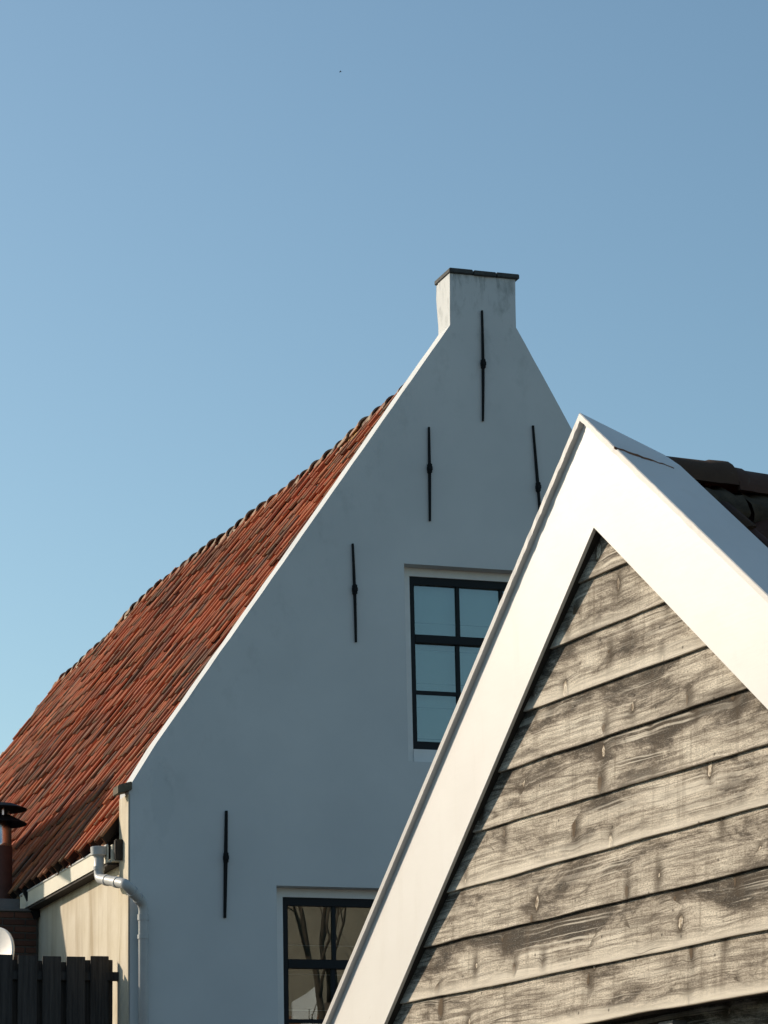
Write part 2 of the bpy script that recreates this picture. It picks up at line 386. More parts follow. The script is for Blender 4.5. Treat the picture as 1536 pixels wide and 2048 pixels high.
M = {
 'stucco': m_stucco(), 'beige': m_beige(), 'wood': m_wood(), 'paint': m_paint(), 'fence': m_fence(), 'brick': m_brick(), 'glass': m_glass(),
 'tile': m_tile('orange_clay_tile', [(.16, .065, .042), (.46, .115, .046), (.60, .165, .062), (.50, .105, .038), (.64, .195, .072), (.46, .125, .055), (.30, .115, .06), (.15, .09, .062)], (.17, .12, .065)),
 'shedtile': m_tile('mossy_brown_tile', [(.050, .028, .020), (.070, .034, .024), (.090, .038, .028), (.06, .032, .022)], (.075, .055, .03), .4),
 'ridge': m_ridge(),
 'mortar': m_plain('lime_mortar', (.33, .27, .195), .9, .4, 16, .5),
 'under': m_plain('shade_dark_tile_underside', (.060, .042, .034), .95, .3, 12, .3),  # underside colour set dark to deepen the shade between the tile rolls
 'mossmortar': m_plain('mossy_mortar', (.055, .042, .026), .95, .6, 20, .8),
 'lichen': m_plain('yellow_lichen', (.42, .25, .04), .95, .4, 40, .5),
 'iron': m_plain('black_iron', (.008, .009, .010), .7, .3, 20, .3, spec=.2),
 'navy': m_plain('dark_blue_frame_paint', (.006, .009, .012), .5, .15, 8, .05, spec=.2),
 'white': m_plain('white_window_surround', (.74, .735, .72), .7, .06, 8, .1),
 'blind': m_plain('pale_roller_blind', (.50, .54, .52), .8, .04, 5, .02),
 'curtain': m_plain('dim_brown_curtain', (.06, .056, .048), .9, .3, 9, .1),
 'cord': m_plain('blind_hem', (.25, .27, .27), .8, .1, 5, .02),
 'pvc': m_plain('pale_grey_plastic', (.46, .46, .45), .45, .14, 5, .05),
 'gutter': m_plain('cream_gutter_paint', (.70, .655, .53), .55, .08, 4, .08),
 'lip': m_plain('zinc_lip', (.55, .55, .52), .45, .1, 8, .05),
 'stone': m_plain('grey_cap_stone', (.060, .062, .060), .85, .35, 18, .5),
 'kneel': m_plain('weathered_stone', (.13, .105, .07), .9, .4, 14, .6),
 'lead': m_plain('lead_flashing', (.14, .14, .145), .55, .2, 8, .1),
 'steel': m_plain('stainless_steel', (.55, .54, .53), .22, .1, 12, .05, 1.0),
 'brownpipe': m_plain('brown_pipe', (.11, .045, .03), .6, .3, 10, .2),  # dark brown for the lower length of the flue
 'rust': m_plain('rust', (.22, .10, .055), .9, .4, 30, .5),
 'dish': m_plain('dish_enamel', (.72, .69, .64), .45, .04, 4, .02),
 'deck': m_plain('roof_batten_board', (.05, .03, .022), .9, .3, 8, .2),
 'mortarjoint': m_plain('grey_joint_mortar', (.10, .09, .082), .95, .2, 30, .3),
 'ground': m_plain('clinker_ground', (.11, .10, .09), .9, .3, 3, .3),
 'opp': m_plain('sand_brick', (.25, .215, .165), .9, .25, 3, .2),
 'bird': m_plain('bird_feathers', (.02, .022, .025), .8, .2, 10, .1),
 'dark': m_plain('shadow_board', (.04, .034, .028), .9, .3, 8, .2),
 'bark': m_plain('bark', (.12, .09, .065), .9, .3, 12, .5),
 'leaf': m_plain('autumn_leaf', (.16, .11, .04), .7, .4, 3, .1),
}

# ------------------------------------------------------------------ ground
g = link('ground', boxmesh('ground', (-1500, 1500, -1500, 1500, -1.0, 0.0)), M['ground']); tag(g, kind='structure')

# ------------------------------------------------------------------ white gabled house
house = empty('white_house', HO, YH)
tag(house, 'tall white stucco house with steep gable, iron wall anchors and orange tiled roof', 'house')
rj = random.Random(3)
def rough_poly(pts, step=.16, amp=.004):
    out = []
    for i, (a, b) in enumerate(pts):
        c, d = pts[(i + 1) % len(pts)]
        L = math.hypot(c - a, d - b); n = max(1, int(L / step)); out.append((a, b))
        if n > 60: continue
        for k in range(1, n):
            out.append((a + (c - a) * k / n + rj.uniform(-amp, amp), b + (d - b) * k / n + rj.uniform(-amp, amp)))
    return out
WT = .30                                            # gable wall thickness
gable = [(.0, .0), (6.02, .0), (6.02, 5.74), (3.617, 10.07), (3.625, 10.53), (2.985, 10.53), (2.975, 10.036), (.233, 6.101), (.03, 5.772), (.0, 5.70)]
gp = []
for i, (a, b) in enumerate(gable):
    c, d = gable[(i + 1) % len(gable)]
    gp += rough_poly([(a, b), (c, d)], .16, .002)[:max(1, int(math.hypot(c - a, d - b) / .16))] if min(b, d) > 5.5 else [(a, b)]
wall_me = prism('gable_wall', gp, 'y', 0, WT)
WIN = []
ux, uz = HF(808, 1127); WIN.append(dict(x0=ux, x1=ux + 1.53, z1=uz, z0=uz - 1.755, dark=False))
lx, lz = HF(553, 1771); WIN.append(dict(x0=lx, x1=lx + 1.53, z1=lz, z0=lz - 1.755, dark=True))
wall_me = cut(wall_me, *[boxmesh('c', (q['x0'], q['x1'], -.1, WT + .1, q['z0'], q['z1'])) for q in WIN])
link('gable_wall', wall_me, M['stucco'], house)
# side wall under the eaves, right wall, back wall
side = link('side_wall', boxmesh('side_wall', (.02, .30, WT + .003, 16.3, 0, 5.22)), M['beige'], house)
link('corner_render', boxmesh('corner_render', (-.006, .010, .0, WT, 0, 5.665)), M['beige'], house)
link('rear_wall', prism('rear_wall', [(.32, 0), (5.98, 0), (5.98, 5.3), (3.3, 9.85), (.32, 5.5)], 'y', 16.0, 16.28), M['beige'], house)
link('far_wall', boxmesh('far_wall', (5.70, 5.98, WT + .003, 15.99, 0, 5.2)), M['beige'], house)

# chimney-like stack behind the peak and its cap stones
stack_poly = rough_poly([(2.995, 9.75), (3.610, 9.75), (3.612, 10.527), (2.99, 10.527)], .12, .007)
v = []
st = prism('gable_stack', stack_poly, 'y', WT + .001, WT + .06)
link('gable_stack', st, M['stucco'], house)
caps = [(2.976, 3.205), (3.212, 3.430), (3.437, 3.658)]
for i, (a, b) in enumerate(caps):
    dz = [0.0, -.004, -.001][i]
    link('cap_stone', boxmesh('cap_stone', (a, b, -.024 - .004 * (i % 2), WT + .075, 10.533 + dz, 10.578 + dz), bevel=.006), M['stone'], house)

# kneeler stone at the foot of the rake
kn = boxmesh('kneeler_stone', (-.10, .02, -.03, .15, 5.662, 5.735), bevel=.006)
for vv in kn.vertices:
    vv.co.z += (vv.co.x + .10) * .30
link('kneeler_stone', kn, M['kneel'], house)

# ---- roof
SLP, XR, ZR = 1.39, 3.30, 9.985                      # left slope: z = ZR - SLP * (XR - x)
SLA = math.atan(SLP)
SLP2 = (ZR - 5.2) / (6.05 - XR); SLA2 = math.atan(SLP2)
XE = -.085
deck = prism('roof', [(XE + .16, ZR - SLP * (XR - XE - .16) - .10), (XR, ZR - .12), (6.05, ZR - SLP2 * (6.05 - XR) - .05), (5.9, ZR - SLP2 * (6.05 - XR) - .15), (XR, ZR - .32), (XE + .3, ZR - SLP * (XR - XE - .16) - .20)], 'y', WT + .004, 16.30)
roof = link('roof', deck, M['deck'], house)

TW, TE, TL = .232, .292, .375                        # tile cover width, exposure, length
def tile_mesh(name, wob=0, flat=False):
    """pantile: x across, y up the slope from the tail, z out of the roof"""
    rt = random.Random(wob)
    n = 12; W = TW * 1.105; th = .011
    if flat:
        prof = [(TW * 1.12 * i / n, .026 * math.cos(2 * math.pi * (1.12 * i / n - .06)) - (.004 if i == 0 else 0)) for i in range(n + 1)]
    else:
        xc, zc, rr_ = TW - .016, .062, .028      # half round roll on the side that laps over the neighbour, open below its lip
        prof = [(0, .002), (.05, -.014), (.11, -.014), (.15, .004), (.172, .034)]
        prof += [(xc + rr_ * math.sin(R(q)), zc + rr_ * math.cos(R(q))) for q in (-78, -52, -28, -8, 12, 30, 46, 60)]
    prof = [(x - TW / 2, z) for x, z in prof]
    rows = [(0, .013), (TL * .5, .005), (TL, -.005)]
    v, f, uv = [], [], []
    def idx(r_, i, b): return (r_ * (n + 1) + i) * 2 + b
    sk = rt.uniform(-.006, .006)
    for ri, (y, lift) in enumerate(rows):
        for i, (x, z) in enumerate(prof):
            jy = (abs(math.sin(i * 1.3 + wob)) * .008 if ri == 0 else 0)
            v.append((x + sk * (1 - y / TL), y - jy, z + lift)); v.append((x + sk * (1 - y / TL), y - jy + .002, z + lift - th))
    for r_ in range(2):
        for i in range(n):
            f.append((idx(r_, i, 0), idx(r_, i + 1, 0), idx(r_ + 1, i + 1, 0), idx(r_ + 1, i, 0)))
        f.append((idx(r_, n, 0), idx(r_, n, 1), idx(r_ + 1, n, 1), idx(r_ + 1, n, 0)))
        f.append((idx(r_, 0, 1), idx(r_, 0, 0), idx(r_ + 1, 0, 0), idx(r_ + 1, 0, 1)))
    for i in range(n): f.append((idx(0, i, 1), idx(0, i + 1, 1), idx(0, i + 1, 0), idx(0, i, 0)))
    ntop = len(f)
    for r_ in range(2):
        for i in range(n): f.append((idx(r_, i + 1, 1), idx(r_, i, 1), idx(r_ + 1, i, 1), idx(r_ + 1, i + 1, 1)))
    me = bpy.data.meshes.new(name); me.from_pydata(v, [], f); me.update()
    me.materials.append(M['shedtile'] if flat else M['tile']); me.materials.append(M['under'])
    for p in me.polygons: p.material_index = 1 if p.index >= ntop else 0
    ul = me.uv_layers.new(name='UVMap')
    for lp in me.loops:
        c = me.vertices[lp.vertex_index].co; ul.data[lp.index].uv = (c.x / W + .5, c.y / TL)
    for p in me.polygons:
        k_ = p.index % (n + 2)
        p.use_smooth = p.index < 2 * (n + 2) and k_ < n
    return me
TILES = [tile_mesh('tile_mesh', k) for k in range(4)]
FLAT = [tile_mesh('shed_tile_mesh', k, True) for k in range(4)]
def join_tiles(name, mats, mat, parent, seed, src=None):
    rr = random.Random(seed); V, Fc, UV, T, SMO, MI = [], [], [], [], [], []
    base = [([tuple(q.co) for q in me.vertices], [tuple(p.vertices) for p in me.polygons], [tuple(l.uv) for l in me.uv_layers[0].data], [p.use_smooth for p in me.polygons], [p.material_index for p in me.polygons]) for me in (src or TILES)]
    for M4 in mats:
        bv, bf, bu, bs, bi = rr.choice(base); n = len(V)
        V += [tuple(M4 @ Vector(c)) for c in bv]; Fc += [tuple(i + n for i in q) for q in bf]; UV += bu; T += [rr.random()] * len(bf); SMO += bs; MI += bi
    me = bpy.data.meshes.new(name); me.from_pydata(V, [], Fc); me.update()
    ul = me.uv_layers.new(name='UVMap'); ul.data.foreach_set('uv', [c for q in UV for c in q])
    a = me.attributes.new('tint', 'FLOAT', 'FACE'); a.data.foreach_set('value', T)
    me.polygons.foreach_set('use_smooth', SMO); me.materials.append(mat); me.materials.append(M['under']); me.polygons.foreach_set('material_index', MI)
    o = link(name, me, mat, parent); tag(o, kind='stuff'); return o
def slope_frame(x0, y0, z0, ang, left=True):
    """frame with x along +Y of the house, y up the slope, z out of the roof; origin at the eave"""
    if left: ex, ey = Vector((0, -1, 0)), Vector((math.cos(ang), 0, math.sin(ang)))
    else: ex, ey = Vector((0, 1, 0)), Vector((-math.cos(ang), 0, math.sin(ang)))
    ez = ex.cross(ey)
    mm = Matrix((ex, ey, ez)).transposed().to_4x4(); mm.translation = Vector((x0, y0, z0)); return mm
def jitter(rr, a=1.0):
    return Matrix.Translation((rr.uniform(-.006, .006) * a, rr.uniform(-.028, .028) * a, rr.uniform(-.010, .012) * a)) @ Matrix.Rotation(R(rr.uniform(-1.6, 1.6)) * a, 4, 'Z') @ Matrix.Rotation(R(rr.uniform(-2.6, 2.6)) * a, 4, 'Y') @ Matrix.Rotation(R(rr.uniform(-.8, .6)) * a, 4, 'X')
def bulge(y):
    K = [(.3, .02), (2.4, .0), (4.0, -.035), (5.6, -.02), (7.4, .03), (9.3, .08), (11.2, .12), (12.0, .085), (13.3, -.01), (15.2, -.05), (16.4, -.02)]
    for (a_, p), (b_, q_) in zip(K, K[1:]):
        if y <= b_:
            t_ = max(0, (y - a_) / (b_ - a_)); t_ = t_ * t_ * (3 - 2 * t_); return p + (q_ - p) * t_
    return K[-1][1]
rt = random.Random(5)
slen = (XR - XE) / math.cos(SLA)
nrow = int(slen / TE); ncol = int((16.34 - WT - .02) / TW)
allm = []
for c in range(ncol):
    sag = .012 * math.sin(c * .35) + .01 * math.sin(c * .13 + 1)
    for r_ in range(nrow + 1):
        s = min(r_ * TE, slen - .30)
        x = XE + s * math.cos(SLA); z = ZR - SLP * (XR - x)
        y = WT + .02 + TW * (c + .5) + .01
        M4 = slope_frame(x, y, z + sag + (bulge(y) if r_ > 0 else 0) * min(1, s / slen * 1.5), SLA) @ jitter(rt)
        wp = HO + hx * x + hy * y + Z3 * z
        allm.append(((wp - CAM).length, M4))
allm.sort(key=lambda q: q[0])
for i, (d, M4) in enumerate(allm[:300]):
    me = TILES[i * 7 % 4]
    link('tile', me, M['tile'], roof, M4)
join_tiles('tile_field', [q[1] for q in allm[300:]], M['tile'], roof, 1)
rs = []
sl2 = (6.1 - XR) / math.cos(SLA2)
for c in range(ncol):
    for r_ in range(int(sl2 / TE)):
        s = r_ * TE; x = 6.1 - s * math.cos(SLA2); z = ZR - SLP2 * (x - XR)
        rs.append(slope_frame(x, WT + .03 + TW * (c + .5), z, SLA2, False) @ jitter(rt))
join_tiles('rear_tile_field', rs, M['tile'], roof, 2)

# ridge tiles and the mortar bedding under them
def ridge_mesh(name, L=.43, r0=.125, r1=.105):
    v, f = [], []; n = 12
    rows = [(0, r0), (.06, r0 - .004), (.07, r0 - .010), (L, r1)]
    for y, r_ in rows:
        for b in (0, .016):
            for i in range(n + 1):
                a = math.pi * (i / n) ; v.append((-(r_ - b) * 1.1 * math.cos(a), y, (r_ - b) * .92 * math.sin(a)))
    W = n + 1
    def k(r_, b, i): return (r_ * 2 + b) * W + i
    for r_ in range(3):
        for i in range(n):
            f.append((k(r_, 0, i), k(r_, 0, i + 1), k(r_ + 1, 0, i + 1), k(r_ + 1, 0, i)))
            f.append((k(r_, 1, i), k(r_ + 1, 1, i), k(r_ + 1, 1, i + 1), k(r_, 1, i + 1)))
        for i in (0, n): f.append((k(r_, 0, i), k(r_ + 1, 0, i), k(r_ + 1, 1, i), k(r_, 1, i)))
    for r_ in (0, 3):
        for i in range(n): f.append((k(r_, 0, i), k(r_, 1, i), k(r_, 1, i + 1), k(r_, 0, i + 1)))
    me = pymesh(name, v, f); return autosmooth(me, 40)
RM = ridge_mesh('ridge_tile_mesh', .43, .132, .100)
rr = random.Random(8); RSTEP = .39
nr = int((16.35 - WT) / RSTEP)
for i in range(nr):
    y = WT + .05 + i * RSTEP
    mm = Matrix.Translation((XR + rr.uniform(-.008, .008), y, ZR - .015 + bulge(y) + .010 * math.sin(i * .9) + rr.uniform(-.006, .008))) @ Matrix.Rotation(R(rr.uniform(-1.5, 1.5)), 4, 'Z') @ Matrix.Rotation(R(rr.uniform(-2.6, -.8)), 4, 'X') @ Matrix.Rotation(R(rr.uniform(-4, 4)), 4, 'Y')
    link('ridge_tile', RM, M['ridge'], roof, mm)
def lump_strip(name, P, Q, wdir, hdir, wid, hgt, mat, parent, seed, step=.05):
    """uneven bead of mortar from P to Q"""
    P, Q, wdir, hdir = map(Vector, (P, Q, wdir, hdir)); L = (Q - P).length; n = max(3, int(L / step)); v, f = [], []; m_ = 6
    for i in range(n + 1):
        c = P.lerp(Q, i / n)
        for k in range(m_ + 1):
            a = math.pi * k / m_
            s = 1 + .5 * noise.noise(Vector((i * .55, k * .8, seed * 7.1))) + .3 * noise.noise(Vector((i * 1.9, k * 2.2, seed)))
            v.append(c + wdir * (-math.cos(a) * wid * s) + hdir * (math.sin(a) * hgt * s))
    for i in range(n):
        for k in range(m_): a = i * (m_ + 1) + k; f.append((a, a + 1, a + m_ + 2, a + m_ + 1))
    me = pymesh(name, v, f); return link(name, me, mat, parent, smooth=True)
ld = Vector((math.cos(SLA), 0, math.sin(SLA))); lnm = Vector((-math.sin(SLA), 0, math.cos(SLA)))
for i in range(nr):
    y = WT + .05 + i * RSTEP
    c = Vector((XR, y, ZR + bulge(y))) - ld * .115
    lump_strip('ridge_mortar', c + Vector((0, .02, .0)), c + Vector((0, RSTEP - .02, 0)), ld, lnm, .085, .070, M['lichen'] if i in (7,) else M['mortar'], roof, i)
# mortared verge tiles down the far end of the roof
for i in range(int(slen / .42)):
    s = slen - .05 - i * .42
    x = XE + s * math.cos(SLA); z = ZR - SLP * (XR - x)
    fr = Matrix((Vector((0, 1, 0)), -ld, lnm)).transposed().to_4x4(); fr.translation = Vector((x, 16.33, z - .02))
    link('verge_tile', RM, M['mortar'] if i % 3 else M['ridge'], roof, fr @ Matrix.Translation((0, 0, -.03)) @ Matrix.Rotation(R(rr.uniform(-2, 2)), 4, 'Z') @ Matrix.Rotation(R(-3), 4, 'X'))

# ---- windows
def window(q):
    x0, x1, z0, z1, dark = q['x0'], q['x1'], q['z0'], q['z1'], q['dark']
    Y = .125                                         # recess depth
    bd = .092; sb = .13
    sur = link('window', boxmesh('window', (x0 + .001, x0 + bd, Y, Y + .10, z0 + .001, z1 - .001), (x1 - bd, x1 - .001, Y, Y + .10, z0 + .001, z1 - .001),
                                 (x0 + bd, x1 - bd, Y + .001, Y + .10, z1 - .077, z1 - .002), (x0 + bd, x1 - bd, Y - .012, Y + .10, z0 + .002, z0 + sb)), M['white'], house)
    fx0, fx1, fz0, fz1 = x0 + bd, x1 - bd, z0 + sb, z1 - .077
    a = .048
    link('frame', boxmesh('frame', (fx0, fx0 + a, Y + .018, Y + .09, fz0, fz1), (fx1 - a, fx1, Y + .018, Y + .09, fz0, fz1),
                          (fx0 + a, fx1 - a, Y + .019, Y + .09, fz1 - .068, fz1), (fx0 + a, fx1 - a, Y + .017, Y + .09, fz0, fz0 + .075)), M['navy'], sur)
    tz = fz1 - .52                                   # transom
    link('transom', boxmesh('transom', (fx0 + a, fx1 - a, Y + .012, Y + .085, tz - .075, tz), bevel=.004), M['navy'], sur)
    gx0, gx1 = fx0 + a, fx1 - a; wpane = (gx1 - gx0) / 3
    bars = []
    for k in (1, 2):
        xx = gx0 + wpane * k
        bars.append((xx - .015, xx + .015, Y + .030, Y + .07, tz, fz1 - .068))
        bars.append((xx - .017 - .012, xx + .017 - .012, Y + .034, Y + .07, fz0 + .075, tz - .075))
    mz = (fz0 + .075 + tz - .075) / 2
    for b in bars: link('muntin', boxmesh('muntin', b), M['navy'], sur)
    link('muntin', boxmesh('muntin', (gx0, gx1, Y + .036, Y + .068, mz - .016, mz + .016)), M['navy'], sur)
    for (za, zb) in ((tz, fz1 - .068), (mz + .016, tz - .075), (fz0 + .075, mz - .016)):
        for k in range(3):
            me = boxmesh('pane', (gx0 + wpane * k + .012, gx0 + wpane * (k + 1) - .012, -.002, .002, za - .004, zb + .004))
            o = link('pane', me, M['glass'], sur); o.location = (0, Y + .052, 0)
            xc, zc = gx0 + wpane * (k + .5), (za + zb) / 2
            for vv in me.vertices: vv.co.x -= xc; vv.co.z -= zc
            o.location = (xc, Y + .052, zc); o.rotation_euler = (R(rr.uniform(-.25, .25)), 0, R(rr.uniform(-.25, .25)))
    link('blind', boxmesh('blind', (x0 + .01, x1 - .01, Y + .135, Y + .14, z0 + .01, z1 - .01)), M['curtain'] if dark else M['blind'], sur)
    for zz in (tz + .13, tz - .115, mz + .10, mz - .115, fz0 + .12):
        link('blind_hem', boxmesh('blind_hem', (x0 + .012, x1 - .012, Y + .131, Y + .1345, zz - .003, zz + .003)), M['cord'], sur)
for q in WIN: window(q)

# ---- iron wall anchors
def anchor(p0, pk, p1, wid=.0125):
    (xa, za), (xk, zk), (xb, zb) = HF(*p0), HF(*pk), HF(*p1)
    pts = []
    for t in range(9):
        u = t / 8
        x = (1 - u) ** 2 * xa + 2 * u * (1 - u) * xk + u * u * xb; z = za + (zb - za) * u
        pts.append((x, z))
    v, f = [], []
    for i, (x, z) in enumerate(pts):
        w_ = wid * (1 - .25 * abs(i - 4) / 4); dpt = .022 + .006 * (1 - abs(i - 4) / 4)
        for (dx, y) in ((-w_, -.006), (-w_ * .8, -dpt), (w_ * .8, -dpt), (w_, -.006)): v.append((x + dx, y, z))
    for i in range(8):
        for k in range(4): f.append((i * 4 + k, i * 4 + (k + 1) % 4, i * 4 + 4 + (k + 1) % 4, i * 4 + 4 + k))
    f += [(0, 1, 2, 3), (32, 33, 34, 35)]
    o = link('wall_anchor', pymesh('wall_anchor', v, f), M['iron'], house)
    ku = (zk - za) / (zb - za)
    kx = (1 - ku) ** 2 * xa + 2 * ku * (1 - ku) * xk + ku * ku * xb
    link('anchor_knob', boxmesh('anchor_knob', (kx - .021, kx + .021, -.046, .01, zk - .022, zk + .022), (kx - .018, kx + .018, -.040, .01, zk - .045, zk + .045), bevel=.006), M['iron'], o)
anchor((963, 622), (966, 729), (965, 843)); anchor((857, 855), (858, 938), (859, 1043)); anchor((1065, 852), (1074, 975), (1083, 1070))
anchor((704.5, 1088), (709, 1180), (711, 1285)); anchor((452, 1622), (450.5, 1716), (449, 1836), .016)

# ---- gutter and downpipe
GX = -.10; GZ = HS(100, 1756.5, GX)[1]; GH = GZ - HS(134, 1769, GX)[1]
gy0, gy1 = .34, HS(40, 1790, GX)[0]
gs = HS(214, 1694, GX)[0]
gut = link('gutter', boxmesh('gutter', (GX, GX + .014, gs, gy1, GZ - GH, GZ - .010), (GX + .014, .015, gs, gy1, GZ - GH, GZ - GH + .015), (GX + .014, .015, gy1 - .015, gy1, GZ - GH + .016, GZ - .02)), M['gutter'], house)
link('gutter_lip', tube('gutter_lip', [(GX + .001, gs, GZ), (GX + .001, gy1, GZ)], .011, 10), M['lip'], gut)
link('gutter_end', boxmesh('gutter_end', (GX + .03, .0, gs - .17, gs - .11, GZ - GH + .0, GZ + .03), bevel=.008), M['dark'], gut)
link('gutter_back', boxmesh('gutter_back', (GX + .03, .015, gs - .058, gs - .002, GZ - GH, GZ)), M['gutter'], gut)
link('soffit', boxmesh('soffit', (GX + .012, .018, gs, gy1 + .3, GZ - GH - .022, GZ - GH - .001)), M['dark'], gut)
link('gutter_shoe', tube('gutter_shoe', [(GX + .045, gy1 - .05, GZ - GH - .01), (GX + .045, gy1 + .12, GZ - GH - .05), (GX + .06, gy1 + .22, GZ - GH - .045)], [.05, .045, .03], 14), M['lip'], gut, smooth=True)
# outlet box
PX = GX - .055; PR = .042
hyy, hz = HS(198, 1712, PX)
hop = link('outlet_box', lathe('outlet_box', [(0, .0), (.045, .0), (.046, .012), (.068, .018), (.072, .085), (.066, .088), (.062, .03), (0, .02)], 24), M['pvc'], gut)
hop.location = (PX, hyy, hz - .012)
autosmooth(hop.data, 40)
a0 = Vector((PX, hyy, hz - .0))
pA = Vector((PX, hyy, HS(198, 1757, PX)[1]))
yB, zB = HS(252, 1768, -.09); pB = Vector((-.09, yB, zB))
xC, zC = HF(286.5, 1808, -.075); pC = Vector((xC, -.075, zC))
pD = Vector((xC + .01, -.075, .35))
def fillet(pts, rad, n=8):
    out = [Vector(pts[0])]
    for a, b, c in zip(pts, pts[1:], pts[2:]):
        u = (a - b).normalized(); w_ = (c - b).normalized(); L = min(rad, (a - b).length * .45, (c - b).length * .45)
        s, e = b + u * L, b + w_ * L
        for k in range(n + 1):
            t = k / n; out.append(s * (1 - t) ** 2 + b * (2 * t * (1 - t)) + e * t * t)
    out.append(Vector(pts[-1])); return out
path = fillet([a0, pA, pB, pC, pD], .06)
pipe = link('downpipe', tube('downpipe', path, PR, 20), M['pvc'], house, smooth=True)
def collar(c, d, L=.035, r_=PR + .006):
    d = d.normalized(); link('pipe_collar', autosmooth(tube('pipe_collar', [c - d * L / 2, c + d * L / 2], r_, 20)), M['pvc'], pipe)
collar(a0.lerp(pA, .55), pA - a0, .03); collar(pA.lerp(pB, .30), pB - pA, .05); collar(pA.lerp(pB, .68), pB - pA, .06)
collar(pB.lerp(pC, .42), pC - pB, .05); collar(pB.lerp(pC, .75), pC - pB, .04)
collar(pC + Vector((0, 0, -.11)), Z3, .05); collar(pC + Vector((0, 0, -.27)), Z3, .035)
link('pipe_bracket', boxmesh('pipe_bracket', (pC.x - .012, pC.x + .012, -.06, .005, pC.z - .30, pC.z - .275)), M['pvc'], pipe)

# ------------------------------------------------------------------ brick extension with flue and flashing, dish
EY = 3.36
ext = empty('brick_extension', HO + hy * EY, YH)
tag(ext, 'low dark brick extension against the side wall behind the wooden fence', 'extension')
EX0, EX1, EZ = -2.2, .012, 5.10
link('wall', boxmesh('wall', (EX0, EX1, .02, 3.2, 0, EZ)), M['mortarjoint'], ext)
bme = boxmesh('brick_mesh', (.004, .206, 0, .03, .005, .053), bevel=.004)
BW, BH = .214, .0645
for r_ in range(17):
    z = EZ - (r_ + 1) * BH
    for c in range(6):
        x = EX1 - .012 - (c + 1) * BW + (BW / 2 if r_ % 2 else 0)
        if x + BW > EX1 + .001: continue
        link('brick', bme, M['brick'], ext, Matrix.Translation((x, .006 + rr.uniform(-.002, .003), z)))
    if r_ % 2: link('brick', boxmesh('brick_half', (.004, BW / 2 - .008, 0, .03, .005, .053)), M['brick'], ext, Matrix.Translation((EX1 - .012 - BW / 2, .006, z)))
link('roof_slab', boxmesh('roof_slab', (EX0 - .05, EX1, -.01, 3.25, EZ, EZ + .025), bevel=.005), M['lead'], ext)
link('flashing', boxmesh('flashing', (EX0, -.16, .05, .075, EZ + .025, EZ + .12)), M['lead'], ext)
fl = boxmesh('flashing', (-.03, .03, 0, .05, 0, .30)); o = link('flashing', fl, M['iron'], ext); o.location = (.0, -.04, EZ - .06); o.rotation_euler = (0, R(-24), 0)

FYv = 4.0
fx, fz = HF(-3, 1700, FYv)
flue = empty('metal_flue', HO + hx * fx + hy * FYv + Z3 * (EZ + .025), YH)
tag(flue, 'metal chimney flue with double round rain cap in front of the tiled roof', 'flue')
ztop = HF(0, 1605, FYv)[1] - EZ - .025; zb = HF(0, 1695, FYv)[1] - EZ - .025
link('lower_pipe', autosmooth(lathe('lower_pipe', [(0, 0), (.16, 0), (.135, .05), (.132, zb), (0, zb)])), M['brownpipe'], flue)
link('upper_pipe', autosmooth(lathe('upper_pipe', [(.0, zb), (.122, zb), (.127, zb + .02), (.122, zb + .035), (.122, ztop - .17), (0, ztop - .17)])), M['steel'], flue)
link('collar_plate', autosmooth(lathe('collar_plate', [(.10, ztop - .165), (.265, ztop - .215), (.268, ztop - .205), (.11, ztop - .125), (.10, ztop - .125), (.10, ztop - .165)])), M['iron'], flue)
link('rain_cap', autosmooth(lathe('rain_cap', [(0, ztop - .055), (.262, ztop - .075), (.266, ztop - .065), (.15, ztop - .02), (0, ztop)])), M['iron'], flue)
for k in range(3):
    a = 2 * math.pi * k / 3 + .6
    link('cap_stay', boxmesh('cap_stay', (.13 * math.cos(a) - .009, .13 * math.cos(a) + .009, .13 * math.sin(a) - .006, .13 * math.sin(a) + .006, ztop - .15, ztop - .06)), M['steel'], flue)

DY = 2.3
dxc, dzc = HF(-16, 1925, DY)
dish = empty('satellite_dish', HO + hx * dxc + hy * DY + Z3 * dzc, 0)
tag(dish, 'white round satellite dish peeking over the dark fence at the left edge', 'satellite dish')
prof = [(0, -.0), (.10, .006), (.20, .024), (.30, .055), (.312, .05), (.312, .032), (.20, -.002), (.10, -.022), (0, -.03)]
dm = link('reflector', autosmooth(lathe('reflector', prof, 48)), M['dish'], dish)
nrm = Vector((-.62, -.74, .26)).normalized()
dm.rotation_euler = nrm.to_track_quat('Z', 'Y').to_euler()
link('mast', tube('mast', [(.02, .10, -.35), (.02, .10, -.02), (.0, .02, 0)], .022), M['steel'], dish)
for nme, P in (('feed_arm', [(0, 0, -.28), tuple(nrm * .34 + Vector((0, 0, -.12)))]),): link(nme, tube(nme, P, .012, 8), M['steel'], dish)

# ------------------------------------------------------------------ terrace block and dark fence on it
FY = .42
TZ = 3.05
ter = empty('terrace_block', HO + hx * -2.0, YH); tag(ter, 'brick terrace block below the dark plank fence', 'terrace')
link('wall', boxmesh('wall', (-1.5, 1.985, .30, EY - .03, 0, TZ - .06)), M['opp'], ter)
link('coping', boxmesh('coping', (-1.56, 1.99, .26, EY - .02, TZ - .06, TZ), bevel=.01), M['stone'], ter)
link('dish_plinth', boxmesh('dish_plinth', (dxc + 2.0 - .07, dxc + 2.0 + .12, DY - .08, DY + .16, TZ, dzc - .35)), M['stone'], ter)
fence = empty('plank_fence', HO + hx * -.6 + hy * FY + Z3 * TZ, YH)
tag(fence, 'dark stained vertical plank fence at the lower left corner', 'fence')
ftop = HF(120, 1912, FY)[1] - TZ
rf = random.Random(4)
edges = [(-212, -175), (-163, -126), (-112, -75), (-62, -25), (-12, 25), (36, 74), (85, 122), (133, 170), (181, 217)]
